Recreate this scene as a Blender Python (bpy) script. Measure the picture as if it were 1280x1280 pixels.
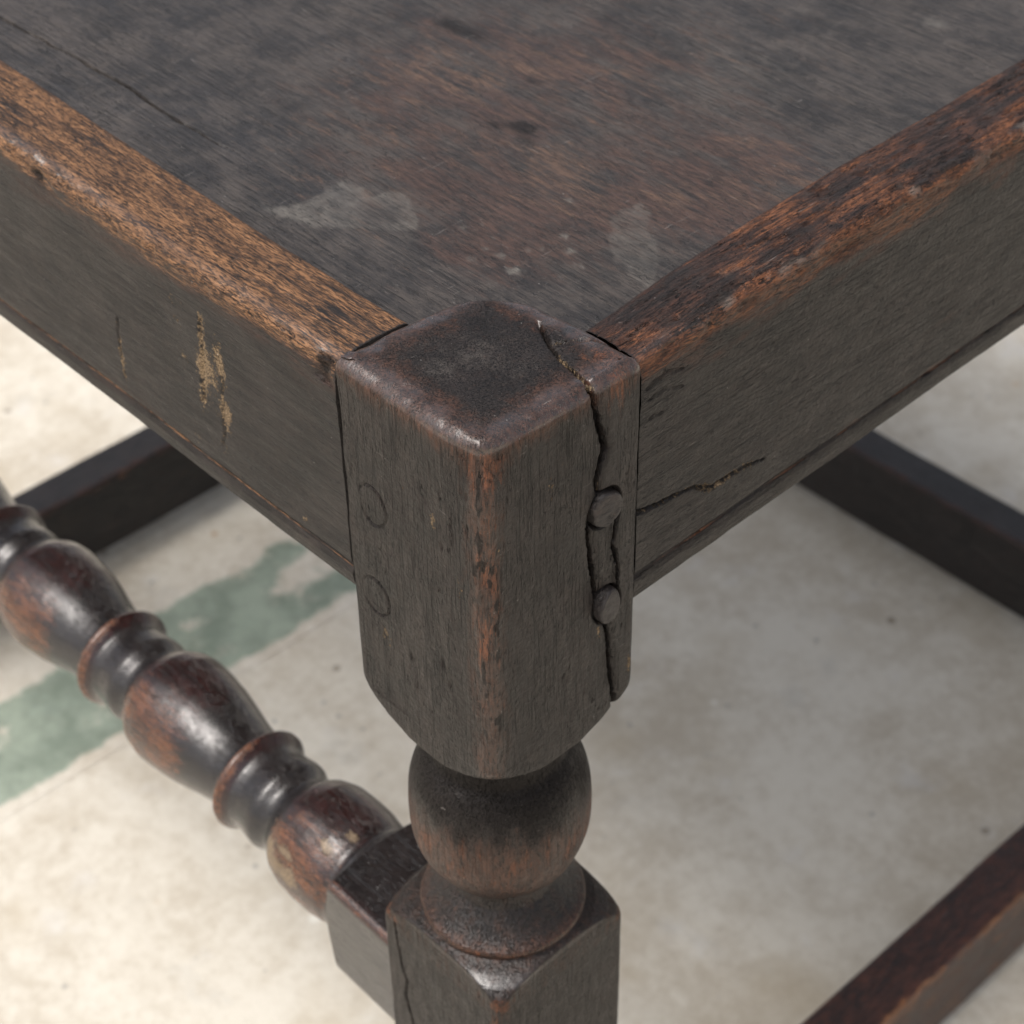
import bpy, math
import numpy as np
from mathutils import Matrix, Vector

for o in list(bpy.data.objects):
    bpy.data.objects.remove(o)
SC = bpy.context.scene
COL = SC.collection
R = math.radians
mm = 0.001
GZ = 0.46            # seat top height above the ground; meshes are drawn with z = 0 at the leg top

# ------------------------------------------------------------------ camera
cam_d = bpy.data.cameras.new('camera')
cam = bpy.data.objects.new('camera', cam_d)
COL.objects.link(cam)
c = Vector((-0.19710, -0.22369, 0.23905 + GZ))
r_ = Vector((0.727786, -0.685616, -0.016027))
u_ = Vector((0.453517, 0.463618, 0.761171))
f_ = Vector((0.514441, 0.561238, -0.648353))
cam.matrix_world = Matrix(((r_.x, u_.x, -f_.x, c.x), (r_.y, u_.y, -f_.y, c.y), (r_.z, u_.z, -f_.z, c.z), (0, 0, 0, 1)))
cam_d.sensor_width = 36
cam_d.lens = 69.845
cam_d.clip_start = 0.01
cam_d.clip_end = 200
cam_d.dof.use_dof = True
cam_d.dof.focus_distance = 0.405
cam_d.dof.aperture_fstop = 28
SC.camera = cam
SC.render.resolution_x = 1024
SC.render.resolution_y = 1024

# ------------------------------------------------------------------ light
SUN_EL, SUN_AZ = 64, 168      # azimuth measured from +x towards +y
wd = bpy.data.worlds.new('World')
SC.world = wd
wd.use_nodes = True
nt = wd.node_tree
nt.nodes.clear()
sky = nt.nodes.new('ShaderNodeTexSky')
sky.sky_type = 'NISHITA'
sky.sun_disc = False
sky.sun_elevation = R(SUN_EL)
sky.sun_rotation = R(90 - SUN_AZ)
sky.air_density = 0.6
sky.dust_density = 5.0
sky.ozone_density = 0.6
bg = nt.nodes.new('ShaderNodeBackground')
bg.inputs['Strength'].default_value = 0.15
wo = nt.nodes.new('ShaderNodeOutputWorld')
hs_ = nt.nodes.new('ShaderNodeHueSaturation')      # overcast: nearly grey
hs_.inputs['Saturation'].default_value = 0.4
nt.links.new(sky.outputs[0], hs_.inputs['Color'])
nt.links.new(hs_.outputs[0], bg.inputs['Color'])
nt.links.new(bg.outputs[0], wo.inputs['Surface'])
sun_d = bpy.data.lights.new('sun', 'SUN')
sun_d.energy = 1.1
sun_d.angle = R(20)
sun_d.color = (1.0, 0.935, 0.87)
sun = bpy.data.objects.new('sun', sun_d)
COL.objects.link(sun)
sd = Vector((math.cos(R(SUN_EL)) * math.cos(R(SUN_AZ)), math.cos(R(SUN_EL)) * math.sin(R(SUN_AZ)), math.sin(R(SUN_EL))))
sun.rotation_euler = sd.to_track_quat('Z', 'Y').to_euler()
SC.view_settings.view_transform = 'Standard'
SC.view_settings.look = 'None'
SC.view_settings.exposure = 0.5
SC.view_settings.gamma = 1.0
SC.render.engine = 'CYCLES'

# ------------------------------------------------------------------ numpy helpers
def _h(ix, iy, iz, seed):
    n = (ix.astype(np.int64) * 374761393 + iy.astype(np.int64) * 668265263 + iz.astype(np.int64) * 2147483647 + seed * 1274126177) & 0xffffffff
    n = ((n ^ (n >> 13)) * 1274126177) & 0xffffffff
    n = ((n ^ (n >> 16)) * 2246822519) & 0xffffffff
    n = n ^ (n >> 15)
    return (n & 0xffffff) / float(0xffffff) * 2 - 1

def vn(x, y, z, seed=0):
    x, y, z = np.broadcast_arrays(np.asarray(x, float), np.asarray(y, float), np.asarray(z, float))
    ix, iy, iz = np.floor(x), np.floor(y), np.floor(z)
    fx, fy, fz = x - ix, y - iy, z - iz
    fx, fy, fz = [t * t * (3 - 2 * t) for t in (fx, fy, fz)]
    out = 0
    for a in (0, 1):
        wa = fx if a else 1 - fx
        for b in (0, 1):
            wb = fy if b else 1 - fy
            for d in (0, 1):
                wc = fz if d else 1 - fz
                out = out + wa * wb * wc * _h(ix + a, iy + b, iz + d, seed)
    return out

def fbm(x, y, z, seed=0, octs=3):
    s, a, t = 0, 1.0, 0
    for k in range(octs):
        s = s + a * vn(np.asarray(x) * 2 ** k + 13.7 * k, np.asarray(y) * 2 ** k + 5.1 * k, np.asarray(z) * 2 ** k, seed + k)
        t += a
        a *= 0.5
    return s / t * 1.5

def ss(a, b, x):
    t = np.clip((x - a) / (b - a), 0, 1)
    return t * t * (3 - 2 * t)

def seg_dist(x, y, pts):
    """distance to a polyline and the fraction along it"""
    best = np.full(np.shape(x), 1e9)
    frac = np.zeros(np.shape(x))
    n = len(pts) - 1
    for i in range(n):
        ax, ay = pts[i]
        bx, by = pts[i + 1]
        dx, dy = bx - ax, by - ay
        t = np.clip(((x - ax) * dx + (y - ay) * dy) / (dx * dx + dy * dy + 1e-12), 0, 1)
        d = np.hypot(x - ax - t * dx, y - ay - t * dy)
        m = d < best
        best = np.where(m, d, best)
        frac = np.where(m, (i + t) / n, frac)
    return best, frac

def inside(x, y, poly):
    r = np.zeros(np.shape(x), bool)
    n = len(poly)
    for i in range(n):
        ax, ay = poly[i]
        bx, by = poly[(i + 1) % n]
        c1 = (ay > y) != (by > y)
        xi = (bx - ax) * (y - ay) / (by - ay + 1e-12) + ax
        r ^= c1 & (x < xi)
    return r

def blob(x, y, cx, cy, rx, ry=None):
    ry = ry or rx
    return np.exp(-((x - cx) / rx) ** 2 - ((y - cy) / ry) ** 2)

def samples(spans):
    out = []
    for a, b, st in spans:
        n = max(1, int(round(abs(b - a) / st)))
        out += list(np.linspace(a, b, n, endpoint=False))
    out.append(spans[-1][1])
    return np.array(out)

ATTRS = ('wear', 'red', 'pale', 'fleck', 'dirt_shade', 'polish')
def link_mesh(name, V, F, mat, parent=None, attrs=None, smooth=True, loc=None):
    me = bpy.data.meshes.new(name)
    V = np.asarray(V, float)
    me.from_pydata((V * mm).tolist(), [], F if isinstance(F, list) else F.tolist())
    if smooth:
        me.polygons.foreach_set('use_smooth', np.ones(len(me.polygons), bool))
    for k, a in (attrs or {}).items():
        at = me.attributes.new(k, 'FLOAT', 'POINT')
        at.data.foreach_set('value', np.asarray(a, np.float32))
    me.materials.append(mat)
    me.update()
    o = bpy.data.objects.new(name, me)
    COL.objects.link(o)
    if parent is not None:
        o.parent = parent
        if parent.type == 'EMPTY':
            o.location = (-parent.location.x, -parent.location.y, GZ - parent.location.z)
    else:
        o.location = loc or (0, 0, GZ)
    return o

def grid_faces(n, m, wrap=False, flip=False):
    """n rows of m points"""
    i = np.arange(n - 1)[:, None]
    j = np.arange(m if wrap else m - 1)[None, :]
    j2 = (j + 1) % m
    a, b, c_, d = i * m + j, i * m + j2, (i + 1) * m + j2, (i + 1) * m + j
    q = np.stack([a, d, c_, b] if flip else [a, b, c_, d], -1).reshape(-1, 4)
    return q

# ------------------------------------------------------------------ material helpers
class NT:
    def __init__(s, name):
        s.m = bpy.data.materials.new(name)
        s.m.use_nodes = True
        s.t = s.m.node_tree
        s.t.nodes.clear()
        s.out = s.t.nodes.new('ShaderNodeOutputMaterial')
        s.b = s.t.nodes.new('ShaderNodeBsdfPrincipled')
        s.t.links.new(s.b.outputs[0], s.out.inputs['Surface'])
        s.co = s.t.nodes.new('ShaderNodeTexCoord').outputs['Object']
    def put(s, sock, v):
        if v is None:
            return
        if isinstance(v, bpy.types.NodeSocket):
            s.t.links.new(v, sock)
        elif isinstance(v, (tuple, list)) and len(v) == 3 and sock.type == 'RGBA':
            sock.default_value = (*v, 1)
        else:
            sock.default_value = v
    def attr(s, n):
        a = s.t.nodes.new('ShaderNodeAttribute')
        a.attribute_name = n
        return a.outputs['Fac']
    def math(s, op, a, b=None, clamp=False):
        n = s.t.nodes.new('ShaderNodeMath')
        n.operation = op
        n.use_clamp = clamp
        s.put(n.inputs[0], a)
        s.put(n.inputs[1], b)
        return n.outputs[0]
    def scale(s, xyz, src=None, rot=None):
        n = s.t.nodes.new('ShaderNodeMapping')
        s.put(n.inputs['Vector'], src or s.co)
        n.inputs['Scale'].default_value = xyz
        if rot:
            n.inputs['Rotation'].default_value = rot
        return n.outputs[0]
    def noise(s, xyz, detail=3, rough=0.5, dist=0, w=0, rot=None, src=None):
        n = s.t.nodes.new('ShaderNodeTexNoise')
        n.noise_dimensions = '4D'
        n.inputs['W'].default_value = w
        s.put(n.inputs['Vector'], s.scale(xyz, rot=rot, src=src))
        n.inputs['Scale'].default_value = 1
        n.inputs['Detail'].default_value = detail
        n.inputs['Roughness'].default_value = rough
        n.inputs['Distortion'].default_value = dist
        return n.outputs['Fac']
    def voro(s, xyz, feature='F1', rnd=1.0, w=0, src=None):
        n = s.t.nodes.new('ShaderNodeTexVoronoi')
        n.feature = feature
        s.put(n.inputs['Vector'], s.scale(xyz, src=src))
        n.inputs['Scale'].default_value = 1
        n.inputs['Randomness'].default_value = rnd
        return n
    def step(s, v, a, b, lo=0.0, hi=1.0):
        n = s.t.nodes.new('ShaderNodeMapRange')
        n.interpolation_type = 'SMOOTHSTEP'
        s.put(n.inputs['Value'], v)
        n.inputs['From Min'].default_value = a
        n.inputs['From Max'].default_value = b
        n.inputs['To Min'].default_value = lo
        n.inputs['To Max'].default_value = hi
        return n.outputs[0]
    def mix(s, f, a, b):
        n = s.t.nodes.new('ShaderNodeMix')
        n.data_type = 'RGBA'
        n.clamp_factor = True
        s.put(n.inputs[0], f)
        s.put(n.inputs[6], a)
        s.put(n.inputs[7], b)
        return n.outputs[2]
    def bump(s, h, dist, strength=1.0, nrm=None):
        n = s.t.nodes.new('ShaderNodeBump')
        n.inputs['Distance'].default_value = dist
        n.inputs['Strength'].default_value = strength
        s.put(n.inputs['Height'], h)
        if nrm is not None:
            s.put(n.inputs['Normal'], nrm)
        return n.outputs[0]

def wood(name, axis, dark=((.030, .027, .025), (.060, .055, .050)), orange=((.10, .035, .012), (.42, .17, .06)),
         red=(.085, .028, .016), pale=(.17, .15, .13), rough=.46, polish=.26, pores=1.0, grain=1.0, streak=0.0, rot=None, lumps=1.0, fibre=1600, bare=1.0, blotch=1.9, coarse=.55, light=.12, lines=.65, spec=.5, sharp=.7, midsc=(420, 120)):
    """aged oak under worn dark finish; axis is the grain direction"""
    s = NT(name)
    def sc(across, along):
        v = [across] * 3
        v[axis] = along
        return tuple(v)
    wear, redA, paleA, fleck, dirt_shade, pol = [s.attr(k) for k in ATTRS]
    big = s.noise((60, 60, 60), 4, .6)
    mid = s.noise(sc(*midsc), 4, .6, w=3, rot=rot)
    fib = s.noise(sc(fibre, fibre * .055), 5, .7, w=7, rot=rot)
    fine = s.noise(sc(3200, 420), 3, .6, w=11, rot=rot)
    speck = s.noise((2600, 2600, 2600), 2, .5, w=5)
    # base finish
    k = s.math('ADD', s.math('MULTIPLY', big, .8), s.math('MULTIPLY', s.math('SUBTRACT', fib, .5), .9))
    col = s.mix(s.step(k, .27, .58), dark[0], dark[1])
    gl = s.noise(sc(2100, 55), 3, .6, w=91, rot=rot)
    glm = s.step(gl, .56, .66)
    col = s.mix(s.math('MULTIPLY', glm, lines), col, tuple(x * .4 for x in dark[0]))
    # red brown showing through the finish
    rm = s.math('ADD', redA, s.math('MULTIPLY', s.math('SUBTRACT', mid, .5), 1.6))
    rm = s.math('ADD', rm, s.math('MULTIPLY', s.math('SUBTRACT', speck, .5), .6))
    tint = s.noise((190, 190, 190), 4, .65, w=71)
    col = s.mix(s.math('MULTIPLY', s.step(tint, .45, .75), .5), col, tuple(x * 1.15 + .006 * (1.6 - i * .5) for i, x in enumerate(dark[1])))
    redv = s.mix(s.step(s.noise(sc(900, 200), 3, .6, w=72), .35, .65), tuple(x * .45 for x in red), tuple(min(1, x * 1.35) for x in red))
    col = s.mix(s.math('MULTIPLY', s.step(rm, .30, 1.15), .88), col, redv)
    # bare worn oak
    og = s.mix(s.step(s.math('ADD', s.math('MULTIPLY', fib, .6), s.math('MULTIPLY', mid, .4)), .36, .64), orange[0], orange[1])
    og = s.mix(s.math('MULTIPLY', s.step(fine, .42, .54, 1, 0), coarse), og, dark[0])
    wm = s.math('ADD', wear, s.math('MULTIPLY', s.math('SUBTRACT', mid, .5), blotch))
    wm = s.math('ADD', wm, s.math('MULTIPLY', s.math('SUBTRACT', fib, .5), 1.5 * grain))
    wm = s.math('ADD', wm, s.math('MULTIPLY', s.math('SUBTRACT', speck, .5), sharp))
    wmask = s.math('MULTIPLY', s.math('MULTIPLY', s.step(wm, .40, .95), s.step(wear, .04, .30)), bare)
    col = s.mix(wmask, col, og)
    # pale bloom, dried water stains
    pm = s.math('ADD', paleA, s.math('MULTIPLY', s.math('SUBTRACT', s.noise((330, 330, 330), 4, .7, w=2), .5), .9))
    pm = s.math('MULTIPLY', s.step(pm, .2, 1.1), s.step(paleA, .02, .2))
    col = s.mix(s.math('MULTIPLY', pm, s.step(fib, .3, .7, .55, 1)), col, pale)
    # dirt, painted shade and a painted reflection darken the finish
    dm = s.step(s.math('ADD', dirt_shade, s.math('MULTIPLY', s.math('SUBTRACT', speck, .5), .8)), .35, .75)
    col = s.mix(s.math('MULTIPLY', dm, .9), col, (.012, .010, .009))
    # tan flecks of old filler and dirt
    fn = s.noise((1150, 1150, 900), 5, .7, w=9)
    fm = s.step(s.math('ADD', fleck, s.math('MULTIPLY', s.math('SUBTRACT', fn, .5), 3.6)), .62, .86)
    fm = s.math('MULTIPLY', fm, s.step(fleck, .03, .2))
    col = s.mix(fm, col, s.mix(s.step(speck, .4, .6), (.095, .064, .036), (.31, .22, .13)))
    # pores: short dark slits along the grain
    po = s.noise(sc(2300, 430), 1.5, .5, w=21, rot=rot)
    pm2 = s.step(po, .575, .65)
    patchy = s.step(s.noise(sc(160, 70), 2, .5, w=31), .34, .60)
    pm2 = s.math('MULTIPLY', pm2, s.math('MULTIPLY', patchy, pores))
    col = s.mix(s.math('MULTIPLY', pm2, .85), col, (.008, .007, .006))
    micro = s.noise((4200, 4200, 4200), 2, .6, w=81)
    col = s.mix(s.math('MULTIPLY', s.step(micro, .50, .72), .5), col, s.mix(.5, col, (.10, .09, .08)))
    col = s.mix(s.math('MULTIPLY', s.step(micro, .50, .30), .45), col, (.006, .005, .005))
    lf = s.noise(sc(3000, 160), 3, .6, w=83, rot=rot)
    col = s.mix(s.math('MULTIPLY', s.step(lf, .62, .74), light), col, (.22, .20, .18))
    # dust specks
    vd = s.voro((420, 420, 420))
    dd = s.step(vd.outputs['Distance'], .03, .07, 1, 0)
    pick = s.step(s.noise((150, 150, 150), 1, .5, w=14), .60, .64)
    col = s.mix(s.math('MULTIPLY', s.math('MULTIPLY', dd, pick), .7), col, (.5, .48, .44))
    # hairline scuffs
    sn = s.noise((110, 1900, 1900), 2, .5, dist=.6, w=40, rot=(.3, .2, .5))
    sn2 = s.noise((1700, 150, 1700), 2, .5, dist=.5, w=41, rot=(.1, .4, -.4))
    scr = s.math('MAXIMUM', s.step(sn, .70, .76), s.step(sn2, .71, .77))
    col = s.mix(s.math('MULTIPLY', scr, .30), col, (.35, .32, .29))
    s.put(s.b.inputs['Base Color'], col)
    # gloss
    ro = s.math('ADD', s.step(mid, .3, .7, rough - .06, rough + .09), s.math('MULTIPLY', pol, polish - rough))
    ro = s.math('ADD', ro, s.math('MULTIPLY', wmask, .05))
    ro = s.math('ADD', ro, s.math('MULTIPLY', fm, .4))
    ro = s.math('ADD', ro, s.math('MULTIPLY', pm, .1), True)
    s.put(s.b.inputs['Roughness'], ro)
    s.put(s.b.inputs['Specular IOR Level'], s.math('MULTIPLY', s.step(pol, 0, 1, spec, .7), s.math('SUBTRACT', 1, s.math('MULTIPLY', dm, .6))))
    s.put(s.b.inputs['Coat Weight'], s.step(pol, .35, 1, 0, .7))
    s.b.inputs['Coat Roughness'].default_value = .2
    s.b.inputs['Coat IOR'].default_value = 1.6
    # relief
    h = s.math('ADD', s.math('MULTIPLY', fib, .45 * grain), s.math('MULTIPLY', s.noise((700, 700, 700), 3, .55, w=17), .9 * lumps))
    h = s.math('SUBTRACT', h, s.math('MULTIPLY', pm2, 1.3))
    h = s.math('SUBTRACT', h, s.math('MULTIPLY', wmask, .25))
    h = s.math('SUBTRACT', h, s.math('MULTIPLY', glm, lines * .9))
    h = s.math('ADD', h, s.math('MULTIPLY', fm, .5))
    h = s.math('ADD', h, s.math('MULTIPLY', fine, .18 * grain))
    h = s.math('MULTIPLY', h, s.step(pol, 0, 1, 1, .5))
    s.put(s.b.inputs['Normal'], s.bump(h, .00045, 1.0))
    return s.m

M_LEG = wood('oak_leg', 2, dark=((.0075, .0057, .005), (.0225, .0168, .0147)), orange=((.05, .017, .007), (.20, .066, .025)), red=(.060, .026, .015), rough=.40, bare=.85, spec=.27, lines=.85)
M_RAIL_Y = wood('oak_left_rail', 1, dark=((.0088, .0068, .006), (.025, .0195, .017)), orange=((.050, .024, .012), (.33, .165, .075)), red=(.045, .022, .015), lumps=.3, fibre=2300, coarse=.85, blotch=1.3, spec=.30, sharp=.25, midsc=(520, 45), pores=.6)
M_RAIL_X = wood('oak_right_rail', 0, dark=((.0078, .006, .0053), (.022, .0168, .0147)), orange=((.045, .018, .009), (.21, .080, .034)), red=(.062, .026, .016), rough=.42, coarse=.7, spec=.27, midsc=(420, 80))
M_PANEL = wood('oak_seat_board', 1, dark=((.0135, .0112, .0100), (.060, .049, .041)), orange=((.036, .021, .014), (.145, .082, .050)),
               red=(.056, .029, .020), pale=(.140, .128, .110), rough=.40, pores=.6, lumps=.3, rot=(0, 0, R(4)), bare=.75, light=.3)
M_TURN = wood('oak_turned_stretcher', 1, dark=((.007, .0055, .006), (.018, .014, .014)), orange=((.04, .013, .006), (.22, .078, .028)),
              red=(.030, .007, .006), rough=.24, polish=.15, pores=.5, lumps=.15, grain=.8, blotch=.7, light=.05)
M_PLAIN_X = wood('oak_side_stretcher', 0, dark=((.008, .006, .006), (.018, .013, .012)), rough=.4, lumps=.4)
M_PLAIN_Y = wood('oak_back_stretcher', 1, dark=((.008, .006, .006), (.018, .013, .012)), rough=.4, lumps=.4)
M_PEG = wood('oak_peg', 0, dark=((.012, .009, .0085), (.026, .020, .018)), rough=.42, pores=.3)

def concrete(name, paint=None):
    s = NT(name)
    a = s.noise((9, 9, 9), 6, .6)
    b = s.noise((45, 45, 45), 5, .65, w=2)
    d = s.noise((170, 170, 170), 4, .7, w=4)
    k = s.math('ADD', s.math('ADD', s.math('MULTIPLY', a, .45), s.math('MULTIPLY', b, .35)), s.math('MULTIPLY', d, .28))
    col = s.mix(s.step(k, .42, .64), (.50, .445, .355), (.68, .64, .55))
    col = s.mix(s.math('MULTIPLY', s.step(s.noise((14, 14, 14), 3, .6, w=6), .52, .72), .55), col, (.46, .39, .28))
    col = s.mix(s.math('MULTIPLY', s.step(s.noise((30, 30, 30), 4, .6, w=16), .58, .74), .28), col, (.38, .375, .35))
    col = s.mix(s.math('MULTIPLY', s.step(s.noise((26, 26, 26), 4, .6, w=26), .57, .72), .55), col, (.67, .65, .61))
    for sc, lo, hi, seed, cc, am in ((34, .05, .10, 1, (.20, .15, .10), .75), (27, .05, .09, 2, (.78, .76, .68), .9), (60, .06, .11, 3, (.27, .26, .24), .6), (19, .03, .06, 4, (.42, .22, .06), .8)):
        v = s.voro((sc, sc, sc * 1.01 + seed * 3.3))
        mk = s.step(v.outputs['Distance'], lo, hi, 1, 0)
        pk = s.step(s.noise((sc * .4,) * 3, 1, .5, w=50 + seed), .50, .58)
        col = s.mix(s.math('MULTIPLY', s.math('MULTIPLY', mk, pk), am), col, cc)
    grit = s.noise((900, 900, 900), 3, .7, w=33)
    col = s.mix(s.math('MULTIPLY', s.step(grit, .56, .72), .35), col, (.26, .235, .20))
    col = s.mix(s.math('MULTIPLY', s.step(grit, .44, .30), .35), col, (.80, .77, .70))
    rough = .8
    if paint:
        e = s.attr('edge')
        g = s.mix(s.step(b, .35, .65), (.13, .19, .145), (.25, .32, .25))
        g = s.mix(s.math('MULTIPLY', s.step(s.noise((60, 60, 60), 4, .6, w=61), .5, .75), .5), g, (.21, .29, .23))
        w = s.math('ADD', e, s.math('MULTIPLY', s.math('SUBTRACT', s.noise((55, 55, 55), 5, .7, w=60), .5), 1.5))
        col = s.mix(s.math('MULTIPLY', s.step(s.math('ADD', w, s.math('MULTIPLY', s.math('SUBTRACT', s.noise((190, 190, 190), 4, .7, w=62), .5), .8)), .3, .85), .84), col, g)
        rough = .6
    s.put(s.b.inputs['Base Color'], col)
    s.b.inputs['Roughness'].default_value = rough
    h = s.math('ADD', s.math('MULTIPLY', d, .6), s.math('MULTIPLY', s.noise((600, 600, 600), 3, .6, w=8), .5))
    s.put(s.b.inputs['Normal'], s.bump(h, .0008, .7))
    return s.m

# ------------------------------------------------------------------ the ground
def struct(o):
    o['kind'] = 'structure'
    return o
GND = concrete('concrete')
N = 60
gx = np.concatenate([np.linspace(-60000, -1500, 12), np.linspace(-1400, 2600, N), np.linspace(2700, 60000, 12)])
X, Y = np.meshgrid(gx, gx)
Z = fbm(X / 300, Y / 300, 0 * X, 4) * 0 - 460
g = struct(link_mesh('ground', np.stack([X, Y, Z], -1).reshape(-1, 3), grid_faces(len(gx), len(gx)), GND))

# old green paint line, a thin film lying on the concrete
n, m = 240, 60
s_ = np.linspace(0, 1, n)[:, None] + np.zeros((1, m))
t_ = np.linspace(-1, 1, m)[None, :] + np.zeros((n, 1))
ax0, ay0, ax1, ay1 = -250., 425., 320., 421.
cx = ax0 + (ax1 - ax0) * s_
cy = ay0 + (ay1 - ay0) * s_
L_ = math.hypot(ax1 - ax0, ay1 - ay0)
nx, ny = -(ay1 - ay0) / L_, (ax1 - ax0) / L_
wd_ = 31
X = cx + nx * t_ * (wd_ + 6)
Y = cy + ny * t_ * (wd_ + 6)
edge = (1 - ss(.66, .98, np.abs(t_))) * 1.0 - .75 * ss(0.80, .97, s_) * ss(-.2, .5, fbm(X / 22, Y / 22, 0 * X, 9))
edge = edge - .25 * ss(-.1, .6, fbm(X / 30, Y / 18, 0 * X, 19)) - .9 * blob(X, Y, 224, 452, 14, 9) - .7 * blob(X, Y, 240, 425, 16, 10) - .6 * blob(X, Y, 150, 430, 9, 16)
edge *= 1 - ss(.94, 1, s_)
Z = np.full(X.shape, -459.7)
struct(link_mesh('painted_stripe', np.stack([X, Y, Z], -1).reshape(-1, 3), grid_faces(n, m, flip=True), concrete('worn_green_paint', True), attrs={'edge': edge.ravel()}))

# ------------------------------------------------------------------ the chair
chair = bpy.data.objects.new('chair', None)
COL.objects.link(chair)
chair.location = (.256, .267, 0)
chair.empty_display_size = .2
chair['label'] = 'antique dark oak chair with pegged square corner post and turned stretcher on pale concrete'
chair['category'] = 'chair'
CX, CY = 22.5, 22.5        # axis of the near leg
H = 22.5

# lathe profile of a leg: (z, radius); 60 = the square block left uncut
PROF = [(-4, 60), (-88, 60), (-89.5, 32.6), (-92, 31.5), (-94.5, 30.2), (-97, 28.2), (-99.3, 25.8), (-100.6, 24.3), (-101.4, 23.6), (-101.9, 20.5), (-102.6, 18.4), (-105, 17.4), (-110, 16.8), (-113.5, 16.6)]
for k in range(0, 31):
    dz = 23 - k * 1.35
    if dz > -17.6:
        top_ = dz > 0
        PROF.append((-137.6 + dz, 22.8 * (1 - abs(dz / (29 if top_ else 23.2)) ** (3.2 if top_ else 2.0)) ** (.4545 if top_ else .5)))
PROF += [(-156.6, 12.9), (-159.5, 12.8), (-162, 13.6), (-164, 15.2), (-166.8, 17.6), (-168.9, 20.0), (-169.8, 21.3), (-170.7, 21.7), (-171.6, 21.4), (-172.1, 20.6), (-172.9, 20.5), (-173.4, 21.6), (-174.2, 24.2), (-175.6, 27.2), (-177.4, 29.6), (-179.4, 31.2), (-181.4, 32.2), (-183, 60), (-243, 60), (-246, 31), (-250, 24), (-254, 18), (-259, 17), (-263, 21), (-275, 22.5), (-290, 20), (-320, 15), (-345, 15.5), (-354, 18),
         (-359, 21), (-362, 20.5), (-366, 14), (-371, 18), (-376, 25), (-379, 31), (-381, 60), (-430, 60), (-433, 31), (-437, 22), (-440, 18), (-447, 21.5), (-454, 20), (-459, 15), (-460, 13)]

CRACK_A = [(30.6, 1), (31.6, -8), (33.2, -13), (34.1, -17.6), (31.7, -24.5), (32.2, -29.5), (30.4, -33.5), (29.9, -37), (31, -46.7), (32.6, -57), (34, -64), (35.6, -68), (36.5, -72), (37.1, -80), (37.9, -88), (39.2, -99)]
CRACK_B = [(37.4, -33), (38.4, -37.4), (37.3, -46), (38.9, -53), (38.6, -60)]
CRACK_T = [(39.5, 25), (38, 22.6), (35.2, 17.4), (32.9, 11.7), (31.6, 5.6), (30.4, -1)]
CRACK_T2 = [(35.9, 16.2), (37.5, 14.8), (39.4, 13.8), (42.0, 11.4), (44.6, 7.6)]

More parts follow.
